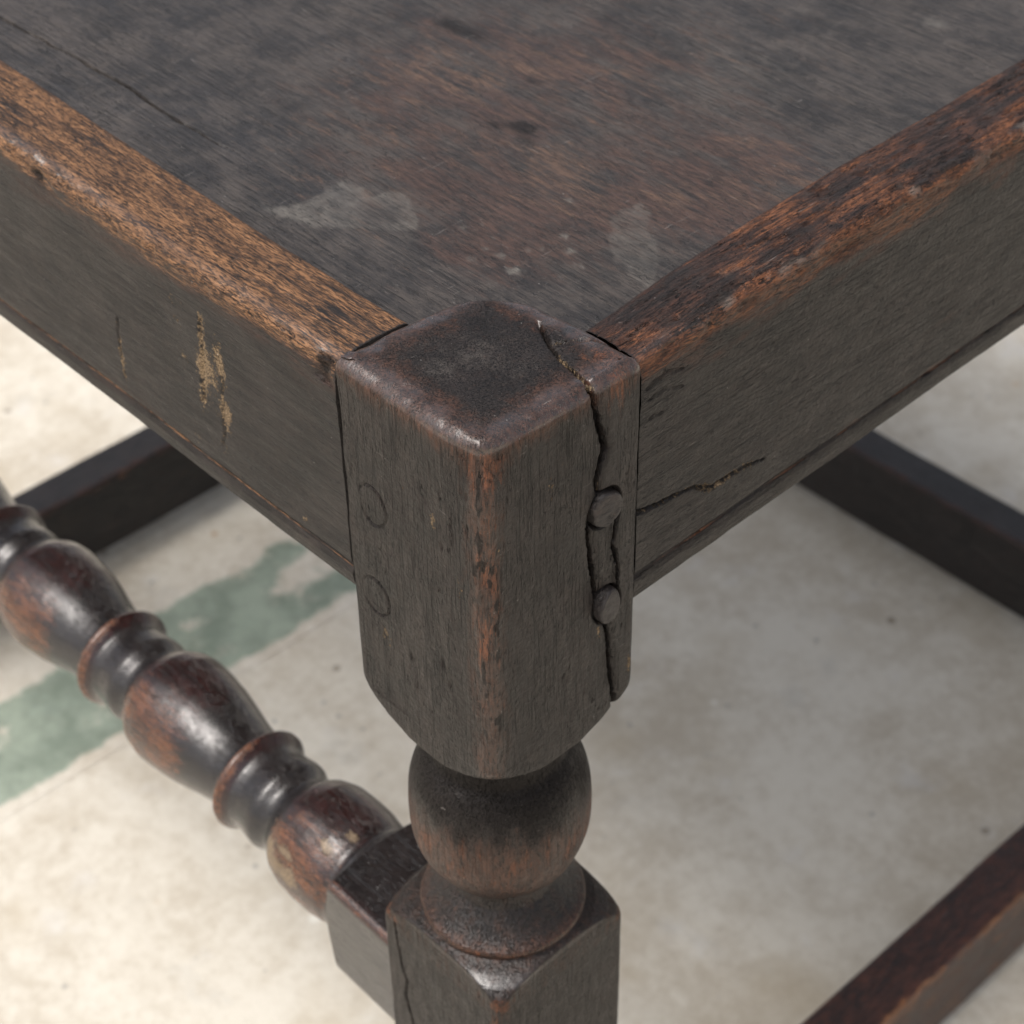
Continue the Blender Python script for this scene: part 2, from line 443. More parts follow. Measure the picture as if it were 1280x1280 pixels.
def leg_mesh(detail):
    rho = 3.0
    def side(a, b, spans):
        return samples(spans)
    if detail:
        fA = samples([(45 - 1.3, 40, .3), (40, rho, .36)])
        fB = samples([(rho, 27, .34), (27, 41.5, .17), (41.5, 45 - 2.2, .3)])
        fC = samples([(2.2, 27, 1.0)])
        fD = samples([(27, 1.3, 1.0)])
        na = 12
    else:
        fA = samples([(42.8, rho, 4)]); fB = samples([(rho, 42.8, 4)]); fC = samples([(2.2, 27, 4)]); fD = samples([(27, 1.3, 4)])
        na = 4
    pts, nrm = [], []
    def arc(cx, cy, rr, a0, a1):
        for k in range(1, na):
            a = R(a0 + (a1 - a0) * k / na)
            pts.append((cx + rr * math.cos(a), cy + rr * math.sin(a)))
            nrm.append((math.cos(a), math.sin(a)))
    for v in fA: pts.append((0, v)); nrm.append((-1, 0))
    arc(rho, rho, rho, 180, 270)
    for v in fB: pts.append((v, 0)); nrm.append((0, -1))
    arc(42.8, 2.2, 2.2, -90, 0)
    for v in fC: pts.append((45, v)); nrm.append((1, 0))
    arc(27, 27, 18, 0, 90)
    for v in fD: pts.append((v, 45)); nrm.append((0, 1))
    arc(1.3, 43.7, 1.3, 90, 180)
    P = np.array(pts) - 22.5
    Nn = np.array(nrm)
    M = len(P)
    # rows along the profile
    zz, rr = [], []
    for (z0, r0), (z1, r1) in zip(PROF[:-1], PROF[1:]):
        vis = detail and z0 > -200
        a0, a1 = min(r0, 33), min(r1, 33)
        ln = math.hypot(z1 - z0, a1 - a0)
        k = max(1, int(ln / (.36 if vis else 2.5 if detail else 5)))
        for q in range(k):
            zz.append(z0 + (z1 - z0) * q / k)
            rr.append((r0 if r0 < 60 else 33) + ((r1 if r1 < 60 else 33) - (r0 if r0 < 60 else 33)) * q / k)
    zz.append(PROF[-1][0]); rr.append(PROF[-1][1])
    zz, rr = np.array(zz), np.array(rr)
    if detail:
        ker = np.array([1, 2, 3, 2, 1]) / 9
        for _ in range(1):
            rp = np.convolve(np.pad(rr, 2, 'edge'), ker, 'valid')
            rr = np.where(zz > -200, rp, rr)
    rad = np.hypot(P[:, 0], P[:, 1])
    RR = rr[:, None] + np.zeros((1, M))
    ZZ = zz[:, None] + np.zeros((1, M))
    ang = np.arctan2(P[:, 1], P[:, 0])
    if detail:    # hand-cut shoulders are never quite even
        RR = RR + .35 * vn(np.cos(ang)[None] * 2 + 5, np.sin(ang)[None] * 2 + 5, ZZ / 12, 3) * (RR < 32)
    k = .6
    q = (rad[None] - RR)
    f = rad[None] - .5 * (q + np.sqrt(q * q + k * k))
    f = f / rad[None]
    Xs = P[None, :, 0] * f
    Ys = P[None, :, 1] * f
    # top: rounded edge then the cap
    Re = 3.4
    rx, ry, rz, rnx, rny, rnz = [], [], [], [], [], []
    shrink = []
    if detail:
        ncap = 75
        capS = np.linspace(1, 0.0, ncap + 1)[1:-1]
    else:
        ncap = 6
        capS = np.linspace(1, 0, ncap + 1)[1:-1]
    arcs = np.linspace(0, 90, 16 if detail else 5)[::-1]
    topX, topY, topZ, tN = [], [], [], []
    last = P - Nn * Re
    # arc rings listed from the cap inwards to the side (top to bottom)
    for sc_ in capS[::-1]:
        topX.append(last[:, 0] * sc_); topY.append(last[:, 1] * sc_); topZ.append(np.zeros(M)); tN.append((0 * Nn[:, 0], 0 * Nn[:, 0], np.ones(M)))
    for a in arcs[:-1]:
        ca, sa = math.cos(R(a)), math.sin(R(a))
        pp = P - Nn * Re * (1 - ca)
        topX.append(pp[:, 0]); topY.append(pp[:, 1]); topZ.append(np.full(M, -Re * (1 - sa)))
        tN.append((Nn[:, 0] * ca, Nn[:, 1] * ca, np.full(M, sa)))
    topX, topY, topZ = np.array(topX), np.array(topY), np.array(topZ)
    TN = np.array(tN).transpose(0, 2, 1)
    Xa = np.concatenate([topX, Xs]) + 22.5
    Ya = np.concatenate([topY, Ys]) + 22.5
    Za = np.concatenate([topZ, ZZ])
    # approximate normals of side rows
    turned = np.clip((rad[None] - RR) / 1.5, 0, 1)
    radn = P / rad[:, None]
    NX = Nn[None, :, 0] * (1 - turned) + radn[None, :, 0] * turned
    NY = Nn[None, :, 1] * (1 - turned) + radn[None, :, 1] * turned
    ln = np.hypot(NX, NY)
    NS = np.stack([NX / ln, NY / ln, 0 * NX], -1)
    NA = np.concatenate([TN, NS])
    rows = Xa.shape[0]
    at = {k_: np.zeros(Xa.shape) for k_ in ATTRS}
    turnA = np.concatenate([np.zeros(topX.shape), turned])
    if detail:
        up = NA[..., 2]
        faceB = NA[..., 1] < -.75
        faceA = NA[..., 0] < -.75
        d = .35 * fbm(Xa / 16, Ya / 16, Za / 26, 1) * (Za > -94)
        d = d + .10 * fbm(Xa / 3, Ya / 3, Za / 9, 2)
        # back half of the top is worn down, and dished in the middle
        topm = ss(-5, -1, Za)
        back = ss(45, 75, Xa + Ya)
        # cracks
        def crack(dist, hw, depth):
            return -depth * (1 - ss(hw * .45, hw, dist))
        jit = .2 * vn(Xa * 1.6, Ya * 1.6, Za * 1.0, 8) + .2 * vn(Xa / 3, Ya / 3, Za / 2.2, 18)
        onside = (NA[..., 1] < -.55) & (Za > -112)
        dA, fr = seg_dist(Xa + jit, Za, CRACK_A)
        hwA = np.interp(fr, [0, .08, .2, .3, .36, .5, .62, .8, 1], [.75, .85, .95, .7, .6, .8, .8, .62, .75])
        cA = np.where(onside, crack(dA, hwA, 3.6), 0)
        dB, fr = seg_dist(Xa + jit, Za, CRACK_B)
        cB = np.where(onside, crack(dB, .55, 3.0), 0)
        ontop = (up > .55)
        dT, fr = seg_dist(Xa + jit, Ya + jit, CRACK_T)
        cT = np.where(ontop, crack(dT, np.interp(fr, [0, .3, .6, .8, 1], [.45, .6, .35, .6, .9]), 1.6), 0)
        dT2, fr2 = seg_dist(Xa + jit, Ya - jit, CRACK_T2)
        cT2 = np.where(ontop, crack(dT2, .42, 1.0), 0)
        # raised sliver right of the crack, rounded into it
        xc = np.interp(-Za, [-p[1] for p in CRACK_A], [p[0] for p in CRACK_A])
        right = np.where(NA[..., 1] < -.3, ss(0, 2.0, Xa - xc), 0) * (Za > -100)
        rim = np.exp(-(dA / 1.6) ** 2) * onside
        mid_piece = ((Xa > xc) & (Xa < 38) & (Za < -37) & (Za > -59))
        d = d + .45 * right - .35 * rim - np.where(mid_piece & onside, .35, 0)
        d = d + np.minimum(np.minimum(cA, cB), np.minimum(cT, cT2))
        d = d - .35 * np.exp(-(dT / 1.3) ** 2) * ontop
        # flush peg outlines on the left face: thin crescent grooves
        for (py, pz, pr) in ((35.5, -34.5, 4.6), (36.7, -61.6, 4.6)):
            rr_ = np.hypot((Ya - py), (Za - pz) / 1.15)
            an = np.arctan2(Za - pz, -(Ya - py))
            cres = np.exp(-((rr_ - pr) / .28) ** 2) * ss(-1.3, -.2, np.cos(an - .1))
            d = d - np.where(faceA, .55 * cres, 0)
        # seats of the two proud pegs
        for (px, pz, a_, b_) in ((34.4, -33.8, 4.6, 5.2), (35.8, -62.8, 3.9, 5.2)):
            rr_ = np.hypot((Xa - px) / a_, (Za - pz) / b_)
            d = d - np.where(onside, 2.2 * (1 - ss(.92, 1.12, rr_)) , 0)
        # chewed front arris
        ar = np.exp(-((Xa + Ya) / 3.2) ** 2) * (Za > -95)
        d = d - ar * (.45 * np.maximum(0, fbm(Xa / 2, Ya / 2, Za / 3.5, 21)) + .5 * ss(.15, .6, fbm(Xa / 3, Ya / 3, Za / 9, 22)))
        d = d - 1.1 * np.exp(-((Xa + Ya - 2) / 2.0) ** 2) * blob(Za, 0 * Za, -34, 0, 5, 1) * (Xa > .4)
        d = d - 2.2 * np.exp(-((Xa + Ya) / 5.5) ** 2) * ss(-16, -2, Za)
        # pits and dents
        p_ = fbm(Xa / 1.6, Ya / 1.6, Za / 4.5, 31)
        d = d - .34 * ss(.6, .95, p_) * ss(-.2, .5, fbm(Xa / 11, Ya / 11, Za / 20, 33)) * (1 - topm) * (Za > -95)
        # left seam edge of the post rounding
        Za2 = Za - topm * (1.3 * ss(52, 74, Xa + Ya) + .5 * np.exp(-(np.hypot(Xa - 22, Ya - 20) / 14) ** 2)) + topm * .25 * fbm(Xa / 7, Ya / 7, 0, 5)
        # --- finish masks
        ff = fbm(Xa / 4, Ya / 4, Za / 10, 41)
        s_arr = np.where(Xa < Ya, Ya, Xa)
        fr_ = np.exp(-((Xa + Ya - 1.0) / 3.6) ** 2)
        zb = (Za < -2) & (Za > -97)
        at['wear'] += np.where(zb, .74 * fr_ * (.75 + .6 * ff) * (1 - .5 * ss(-60, -80, Za)), 0)
        at['red'] += np.where(zb, 1.0 * np.exp(-((Xa + Ya) / 6.5) ** 2), 0)
        at['dirt_shade'] += np.where(zb, fr_ * ss(.1, .7, fbm(Xa / 1.6, Ya / 1.6, Za / 4, 44)) * 1.1, 0)
        at['dirt_shade'] += np.where((Za < -1) & (Za > -14), .9 * blob(Xa + Ya, Za, 1, -6.5, 8, 4.5) * ss(-.2, .5, ff), 0)
        # right-hand and left-hand top edges rubbed red brown and glossy
        edge_in = np.minimum(np.minimum(Xa, Ya), np.minimum(45 - Xa, 45 - Ya))
        at['red'] += topm * (.25 + (1 - ss(2, 13, edge_in + 3.5 * fbm(Xa / 6, Ya / 6, 0, 45))) * .75)
        at['red'] += np.where(Za > -12, .75 * ss(-11, -3, Za) * (1 - up), 0)
        at['wear'] += .55 * np.where(Za > -22, np.exp(-((Xa + Ya) / 10) ** 2) * ss(-18, -4, Za) * (1 - up), 0)
        at['wear'] += topm * .42 * ss(46, 66, Xa + Ya) * (1 - ss(0, 9, edge_in))
        at['wear'] += topm * .6 * blob(Xa, Ya, 39, 6, 4.5, 5) + .75 * blob(Xa, Za, 38, -5, 3.5, 6) * onside
        at['polish'] += np.clip(ss(-3.6, -1.6, Za) * (1 - ss(2.5, 9, edge_in)) * (.95 + .5 * fbm(Xa / 4, Ya / 4, Za / 4, 46)), 0, 1)
        at['polish'] += fr_ * .5 * zb
        at['pale'] += topm * .42 * (blob(Xa, Ya, 22, 25, 8, 8) + .8 * blob(Xa, Ya, 12, 27, 5, 5) + .6 * blob(Xa, Ya, 26, 14, 6, 5))
        # filler in the top crack and small tan chips
        at['fleck'] += np.where(ontop, .95 * np.exp(-(dT / .8) ** 2) * ss(10, 16, 40 - Xa + 8) * ((Ya > 1) & (Ya < 14)), 0)
        at['fleck'] += np.where(ontop, .55 * np.exp(-(dT2 / .8) ** 2), 0)
        at['fleck'] += np.where(onside, .85 * np.exp(-(dA / 1.3) ** 2) * blob(0 * Za, Za, 0, -1.5, 1, 3), 0)
        at['fleck'] += np.where(onside, .45 * np.exp(-((dA - .6) / .6) ** 2) * ss(.1, .6, ff), 0)
        for (a, z_, ra, rb, am) in ((33.4, -69.8, 1.0, 2.6, .9), (43.2, -86, 1.0, 2.6, 1.15), (19.1, -20.7, .8, 5, .62), (22.5, -15.3, .7, 3.5, .5), (4.4, -27.9, .9, 4, .6), (9, -50, 1, 5, .35), (28, -76, 3, 3, .35)):
            at['fleck'] += np.where(onside, am * blob(Xa, Za, a, z_, ra, rb), 0)
        for (a, z_, ra, rb, am) in ((15.5, -26.5, 1.0, 3.0, .95), (34.9, -71.4, 1.1, 1.5, .95), (25, -23, .8, 3, .5), (30, -60, .8, 3, .4), (7.8, -40, 1.2, 5, .5), (34, -74, 4, 2, .45)):
            at['fleck'] += np.where(faceA, am * blob(Ya, Za, a, z_, ra, rb), 0)
        at['dirt_shade'] += np.where(faceA, .8 * np.exp(-((Ya - 44.2) / .7) ** 2) * (Za > -70) * (Za < -5), 0)
        at['dirt_shade'] += np.minimum(1.3, 1.1 * (np.exp(-(dA / .55) ** 2) * onside + np.exp(-(dB / .5) ** 2) * onside + .8 * np.exp(-(dT / .35) ** 2) * ontop * (Ya > 13)))
        # the ball
        lw = fbm(Xa / 3.5, Ya / 3.5, Za / 9, 51)
        ballm = (Za < -122) & (Za > -158)
        at['wear'] += np.where(ballm, .95 * blob(Za, 0 * Za, -135, 0, 8.5, 1) * (.45 + .8 * lw), 0)
        at['red'] += np.where(ballm, 1.35 * blob(Za, 0 * Za, -138, 0, 14, 1), 0)
        
        at['polish'] += np.where((Za < -155) & (Za > -176), .4, 0) + np.where(ballm, .25, 0)
        at['dirt_shade'] += np.where(ballm | ((Za < -101) & (Za > -123)), .60 * ss(-143, -117, Za) + .22 * lw * ss(-150, -130, Za) + .12, 0)  # shade under the block painted into the ball and neck colour
        lip = np.exp(-((Za + 170.8) / .8) ** 2)
        at['wear'] += .62 * lip * (.7 + lw)
        at['red'] += .9 * np.exp(-((Za + 170.8) / 1.8) ** 2)
        # arrises of the lower block rubbed through
        e2 = np.exp(-((Za + 179.2) / 2.2) ** 2) * (rad.max() > 1)
        at['wear'] += .7 * e2 * np.concatenate([np.zeros(topX.shape), ss(25, 30, np.hypot(Xs, Ys))])
        at['wear'] += np.where(Za < -179, .68 * np.exp(-((Xa + Ya - 1) / 2.6) ** 2), 0)
        at['polish'] += .4 * blob(Xa + Ya, Za, 6, -176, 8, 3)
        at['red'] += .5 * ((Za < -155) & (Za > -184))
        # shake in the left face of the lower block
        dS, fr = seg_dist(Ya + jit * .7, Za, [(40.2, -181), (39.6, -190), (38.6, -197), (37, -203), (38, -210), (35, -225)])
        d = d + np.where(faceA & (Za < -178), -1.6 * (1 - ss(.15, .5, dS)), 0)
        V = np.stack([Xa + NA[..., 0] * d, Ya + NA[..., 1] * d, Za2 + NA[..., 2] * d], -1)
    else:
        V = np.stack([Xa, Ya, Za], -1)
    F = grid_faces(rows, M, wrap=True, flip=False).tolist()
    V = V.reshape(-1, 3)
    n0 = len(V)
    zc = V[:M, 2].mean()
    V = np.concatenate([V, [[22.5, 22.5, zc], [22.5, 22.5, -460]]])
    F += [[n0, (j + 1) % M, j] for j in range(M)]
    b0 = (rows - 1) * M
    F += [[b0 + j, b0 + (j + 1) % M, n0 + 1] for j in range(M)]
    A = {k_: np.append(np.clip(a.ravel(), 0, 1.4), [a[0].mean(), 0]) for k_, a in at.items()}
    F = [f_[::-1] for f_ in F]
    return V, F, A

V, F, A = leg_mesh(True)
leg = link_mesh('leg', V, F, M_LEG, chair, A)
leg['label'] = 'split square corner post with two proud pegs above a turned ball'

# pegs
def peg(name, axis, cx, cz, a, b, out, depth, seed, facets=0, tilt=0.0, parent=leg):
    nr, na = 10, 28
    V = []
    rings = [(1.0, -depth), (1.0, out * .55), (.97, out * .85), (.90, out)] + [(r, out + .08 * math.sin(r * 9)) for r in (.75, .6, .45, .3, .15)]
    for rr_, zz_ in rings:
        for k in range(na):
            t = 2 * math.pi * k / na
            q = 1.0
            if facets:
                q = math.cos(math.pi / facets) / math.cos(((t + .4) % (2 * math.pi / facets)) - math.pi / facets)
                q = .55 + .45 * q if facets else 1
            q *= 1 + .05 * math.sin(3 * t + seed)
            p = a * rr_ * q * math.cos(t)
            s2 = b * rr_ * q * math.sin(t)
            h = zz_ + (tilt * p + .16 * math.sin(1.7 * p + seed) * math.cos(1.3 * s2) if out > .5 and zz_ > 0 else 0)
            V.append((cx + p, -h, cz + s2) if axis == 1 else (-h, cx + p, cz + s2))
    V.append((cx, -out, cz) if axis == 1 else (-out, cx, cz))
    F = grid_faces(len(rings), na, wrap=True, flip=(axis == 0)).tolist()
    l = (len(rings) - 1) * na
    F += [([l + k, l + (k + 1) % na, len(V) - 1]) if axis == 1 else ([l + (k + 1) % na, l + k, len(V) - 1]) for k in range(na)]
    V = np.array(V)
    at = {k_: np.zeros(len(V)) for k_ in ATTRS}
    at['red'] += .25
    if not out > .5:
        at['red'] *= 0
    return link_mesh(name, V, F, M_PEG if out > .5 else M_LEG, parent, at)
peg('peg', 1, 34.4, -33.8, 4.2, 4.7, 1.4, 4, 1, facets=6, tilt=.13)
peg('peg', 1, 35.8, -62.9, 3.5, 4.7, 1.6, 4, 4, tilt=-.12)
peg('peg', 0, 35.5, -34.5, 3.9, 4.5, -.08, 3, 2)
peg('peg', 0, 36.7, -61.6, 3.9, 4.5, -.08, 3, 3)

# the other three legs
V0, F0, A0 = leg_mesh(False)
def other_leg(cx, cy, sx, sy, label=None):
    V = V0.copy()
    V[:, 0] = cx + (V[:, 0] - 22.5) * sx
    V[:, 1] = cy + (V[:, 1] - 22.5) * sy
    F = [f[::-1] for f in F0] if sx * sy < 0 else F0
    return link_mesh('leg', V, F, M_LEG, chair, A0)
other_leg(22.5, 511.5, 1, -1)
other_leg(489, 22.5, -1, 1)
other_leg(489, 511.5, -1, -1)

# ------------------------------------------------------------------ rails
def rail_section(dz_bot, mould, thick, detail=True):
    """outline in (depth, z): inner top, over the arris, down the face, bead, bottom; returns points and normals"""
    p = [(thick, -14), (thick, -5.5)]
    for a in (20, 45, 70): p.append((thick - 1.6 + 1.6 * math.cos(R(a)), -1.8 - .0 + 1.6 * math.sin(R(a)) - 1.6))
    p += [(thick - 2.4, -1.0 - .6), (thick * .5, -1.2), (3.6, -1.6)]
    for a in (25, 45, 65, 80): p.append((3.4 - 3.2 * math.sin(R(a)), -4.8 + 3.2 * math.cos(R(a))))
    p += [(.2, -6.5), (.0, -12), (.0, mould + 3), (.1, mould + .8), (1.0, mould + .1), (1.2, mould - .6), (.55, mould - 1.4), (.1, mould - 2.8), (.2, mould - 4.8), (.9, dz_bot + 1.0), (2.2, dz_bot + .1), (4, dz_bot), (thick - 1, dz_bot), (thick, dz_bot + 1), (thick, -14)]
    out = []
    for i, ((a, b), (c2, d2)) in enumerate(zip(p[:-1], p[1:])):
        ln = math.hypot(c2 - a, d2 - b)
        hidden = (a >= thick - 1.2 and c2 >= thick - 1.2 and b < -5) or (b <= dz_bot + .01 and d2 <= dz_bot + .01)
        k = max(1, int(ln / ((3 if hidden else .42) if detail else 6)))
        for q in range(k):
            out.append((a + (c2 - a) * q / k, b + (d2 - b) * q / k))
    return np.array(out)

def make_rail(name, side, mat, Ls, thick, mould, bot, detail=True, far=None, label=None, parent=chair):
    S = rail_section(bot, mould, thick, detail)
    n, m = len(Ls), len(S)
    U = Ls[:, None] + np.zeros((1, m))
    D = S[None, :, 0] + np.zeros((n, 1))
    Z = S[None, :, 1] + np.zeros((n, 1))
    nx_ = np.roll(S, -1, 0) - np.roll(S, 1, 0)
    nn = np.stack([nx_[:, 1], -nx_[:, 0]], -1)
    nn /= np.linalg.norm(nn, axis=1)[:, None] + 1e-9
    if nn[np.argmin(np.abs(S[:, 1] + 30) + S[:, 0] * 10), 0] > 0:
        nn = -nn
    at = {k_: np.zeros(U.shape) for k_ in ATTRS}
    NDp = nn[None, :, 0] + 0 * U
    NZ = nn[None, :, 1] + 0 * U
    d = .25 * fbm(U / 60, D / 20, Z / 30, 71) + .1 * fbm(U / 9, D / 3, Z / 3, 72)
    face = NDp < -.6
    top = NZ > .6
    arr = blob(D, Z, 1.4, -3.0, 2.6, 2.4)
    if side == 'left':
        top_y = np.interp(U, [45, 66, 98, 130, 160, 200], [-.3, -.8, -1.1, -.8, -.1, .8])
        bot_z = np.interp(U, [45, 97, 120, 190], [-.6, -.4, .6, .9])
        inner = np.interp(U, [45, 90, 120, 208], [-1.0, -.3, .5, .9])
        Z = Z + top_y * ss(-25, -5, Z) + bot_z * ss(-45, -58, Z)
        D = D + inner * ss(12, 20, D)
        # arris chips
        d = d - arr * (.9 * ss(.0, .6, fbm(U / 7, D / 4, Z / 3, 73)) + .35 * fbm(U / 2.5, D, Z / 2, 74))
        d = d - 1.0 * blob(U, D + 0 * U, 49.5, 0, 2.6, 3) * (Z > -9)
        d = d + 1.3 * blob(U, Z, 159, -2.0, 1.8, 1.6) * (D < 4) - .9 * blob(U, Z, 156.5, -5, 2.5, 1.8) * (D < 3)
        # scratches down the face
        for pts, w_, dp in (([(130.4, -32.5), (131.4, -43.5), (131.5, -51)], .5, .5), ([(93.4, -15), (95, -28), (97, -40)], .8, .6), ([(88.2, -20), (88, -31), (91, -50)], .6, .4)):
            ds, _ = seg_dist(U + .6 * vn(U, Z / 2, 0, 6), Z, pts)
            d = d - np.where(face, dp * (1 - ss(w_ * .3, w_, ds)), 0)
        ff = fbm(U / 14, D / 6, Z / 6, 75)
        at['wear'] += np.where(top | (Z > -4.5), .93 + .2 * ff, 0)
        at['wear'] -= .25 * blob(U, D, 58, 10, 12, 5) * top
        at['wear'] += np.where(face, .75 * ss(-11.5, -4.5, Z + 2.5 * ff), 0)
        at['red'] += np.where(face, .8 * ss(-18, -6, Z + 4 * ff) + .55 * blob(Z, 0 * Z, mould + .5, 0, 2.5, 1) * ss(90, 150, U), 0)
        at['red'] += .3 * blob(U, Z, 125, -48, 22, 8) * face
        at['wear'] += np.where(face, .22 * np.exp(-((Z - mould - .6) / .9) ** 2) * (1 + 1.5 * ff), 0)
        at['dirt_shade'] += arr * .6 * ss(.05, .6, fbm(U / 8, D / 4, Z / 3, 73)) + .7 * blob(U, Z, 49.5, -6, 2.2, 3.4) * (D < 3) + .9 * blob(U, Z, 157, -5, 3, 2) * (D < 4)
        at['polish'] += .8 * blob(D, Z, 3, -1.8, 2, 1.6)
        for (a, z_, ra, rb, am) in ((93.2, -15, 1.1, 3, .9), (94, -22, 1.3, 5, 1.0), (96.3, -29, 1.4, 4.5, 1.05), (92.2, -30, 1.8, 4, 1.05), (88.4, -21.5, 1.6, 4, 1.05), (87.7, -27, 1.2, 3.4, 1.05), (95.4, -34, 1.0, 4, .8), (97.4, -39.7, 1.6, 4, .8),
                                    (89.3, -40, 1.7, 4.2, 1.0), (87.4, -38, 1.2, 3.5, .9), (90.7, -50, 1.2, 4.5, .6), (102.2, -54, 1.3, 4, .5), (103.3, -20, 1.3, 1.6, .85), (102.9, -30, 1.0, 1.8, .9), (131.3, -46, .8, 6, 1.0), (130.8, -38, .5, 5, .6),
                                    (61.4, -54.4, 1.3, 1.6, .75), (104, -14.6, 2, 2, .6)):
            at['fleck'] += np.where(face, .85 * am * blob(U, Z, a, z_, ra * 1.5, rb * 1.25), 0)
        at['wear'] += .5 * blob(U, Z, 118, -50, 2.5, 2) * face
    elif side == 'right':
        top_y = np.interp(U, [45, 70, 94, 130, 176, 230], [.0, 1.3, 1.6, 2.2, .9, .4])
        bot_z = np.interp(U, [46, 85, 138, 190], [-2.6, -1.7, -.5, .6])
        inner = np.interp(U, [45, 58, 99, 138, 210], [-3.8, -3.0, -.6, .3, 2.6])
        Z = Z + top_y * ss(-25, -5, Z) + bot_z * ss(-45, -58, Z)
        D = D + inner * ss(9, 18, D)
        d = d - arr * (.8 * ss(.0, .6, fbm(U / 6, D / 4, Z / 3, 83)) + .45 * fbm(U / 2.5, D, Z / 2, 84))
        d = d - 1.1 * blob(U, Z, 110, -4, 6, 1.6) * (D < 5) - .8 * blob(U, Z, 171, -4, 9, 2) * (D < 5)
        d = d - np.where(top, .5 * ss(.35, .8, fbm(U / 6, D / 1.6, 0, 86)), 0)
        # shake running back from the post
        ds, fr = seg_dist(U, Z + .25 * vn(U / 1.1, 0, 0, 5), [(44, -41.6), (50, -43.4), (57, -44.4), (63.9, -45.7), (69, -49), (80, -49.2), (88, -50.8)])
        w_ = np.interp(fr, [0, .3, .45, .6, .8, 1], [1.0, .8, .35, .9, .5, .15])
        d = d - np.where(face, 1.5 * (1 - ss(w_ * .3, w_, ds)), 0)
        at['dirt_shade'] += np.where(face, 1.2 * np.exp(-(ds / .5) ** 2) * (fr < .3), 0)
        at['fleck'] += np.where(face, .85 * np.exp(-((ds - .5) / .9) ** 2) * np.interp(fr, [0, .25, .4, .7, .9, 1], [.5, .55, .6, 1, .7, 0]), 0)
        # gouges near the post
        for pts in ([(47, -9), (53, -8), (58, -9.5)], [(47.5, -12.5), (52, -12.2), (58, -14)], [(48, -17.5), (52, -18)]):
            ds2, _ = seg_dist(U, Z + .4 * vn(U / 1.5, 0, 0, 6), pts)
            d = d - np.where(face, .4 * (1 - ss(.1, .6, ds2)), 0)
            at['dirt_shade'] += np.where(face, .3 * np.exp(-(ds2 / .5) ** 2), 0)
        ff = fbm(U / 12, D / 6, Z / 6, 85)
        at['wear'] += np.where(top | (Z > -5), .60 + .55 * ff, 0) + .35 * arr
        at['wear'] -= (.6 * blob(U, D, 60, 12, 9, 5) + .4 * blob(U, D, 158, 10, 18, 8) + .3 * blob(U, D, 84, 13, 10, 5)) * top
        at['red'] += np.where(top | (Z > -6), .8 + .3 * ff, 0)
        at['red'] += np.where(face, .8 * ss(-15, -6, Z + 4 * ff) + .3 * blob(U, Z, 90, -24, 20, 4) + .4 * blob(U, Z, 160, -45, 22, 5), 0)
        at['wear'] += np.where(face, .62 * ss(-10.5, -5, Z + 3 * ff), 0)
        at['wear'] += np.where(face, .25 * np.exp(-((Z - mould - .6) / .9) ** 2) * (1 + 1.5 * ff) * ss(80, 120, U), 0)
        at['pale'] += np.where(top, .3 * ss(0, .7, fbm(U / 9, D / 4, 0, 87)), 0) + .5 * arr * ss(0, .5, fbm(U / 9, D / 4, 0, 88))
        at['polish'] += .75 * blob(D, Z, 2.6, -2.2, 2, 1.6)
        at['fleck'] += .3 * arr * ss(.1, .5, fbm(U / 4, D / 4, 0, 89))
    endm = np.exp(-((U - 45) / .55) ** 2)
    at['dirt_shade'] += endm * .8
    at['wear'] -= endm
    at['fleck'] -= endm
    D2 = D + NDp * d
    Z2 = Z + NZ * d
    if side == 'left': V = np.stack([D2 + .25, U, Z2], -1)
    elif side == 'right': V = np.stack([U, D2 + .25, Z2], -1)
    elif side == 'back': V = np.stack([511.2 - D2, U, Z2], -1)
    else: V = np.stack([U, 533.7 - D2, Z2], -1)
    fl = side in ('right', 'back')
    F = grid_faces(n, m, wrap=True, flip=not fl).tolist()
    F.append(list(range(m))); F.append(list(range((n - 1) * m, n * m)))
    o = link_mesh(name, V.reshape(-1, 3), F, mat, parent, {k_: np.clip(a.ravel(), 0, 1.4) for k_, a in at.items()})
    if label: o['label'] = label
    return o

make_rail('seat_rail', 'left', M_RAIL_Y, samples([(45.12, 47, .2), (47, 215, .55), (215, 488.6, 6)]), 21.8, -57.5, -65.6, label='seat rail with its top worn to bare golden oak')
make_rail('seat_rail', 'right', M_RAIL_X, samples([(45.12, 47, .2), (47, 215, .55), (215, 466.2, 6)]), 20.6, -58.2, -66.8, label='seat rail with a patchy red brown worn top')
make_rail('seat_rail', 'back', M_RAIL_Y, samples([(45.3, 488.6, 12)]), 21.5, -57.5, -66, detail=False)
make_rail('seat_rail', 'far', M_RAIL_X, samples([(45.3, 466.2, 12)]), 21.5, -57.5, -66, detail=False)

# ------------------------------------------------------------------ seat board
bx = samples([(14, 37, 1.0), (37, 47, .22), (47, 270, 1.0), (270, 497, 5)])
by = samples([(12, 265, .9), (265, 520, 5)])
X, Y = np.meshgrid(bx, by)
Z = -6 + .35 * fbm(X / 70, Y / 120, 0, 91) + .05 * fbm(X / 2.5, Y / 30, 0, 92)
ds, fr = seg_dist(X + .35 * vn(Y / 4, 0, 0, 7) + .15 * vn(Y / 1.1, 0, 0, 8), Y, [(41.6, 134), (41.0, 145), (40.9, 157), (42.1, 180), (41.3, 206), (39.9, 236), (38.5, 300)])
hw = np.interp(fr, [0, .1, .3, .5, .7, 1], [.15, .35, .5, .8, .5, .5])
Z = Z - 1.4 * (1 - ss(hw * .3, hw, ds)) - .15 * np.exp(-(ds / 1.2) ** 2)
at = {k_: np.zeros(X.shape) for k_ in ATTRS}
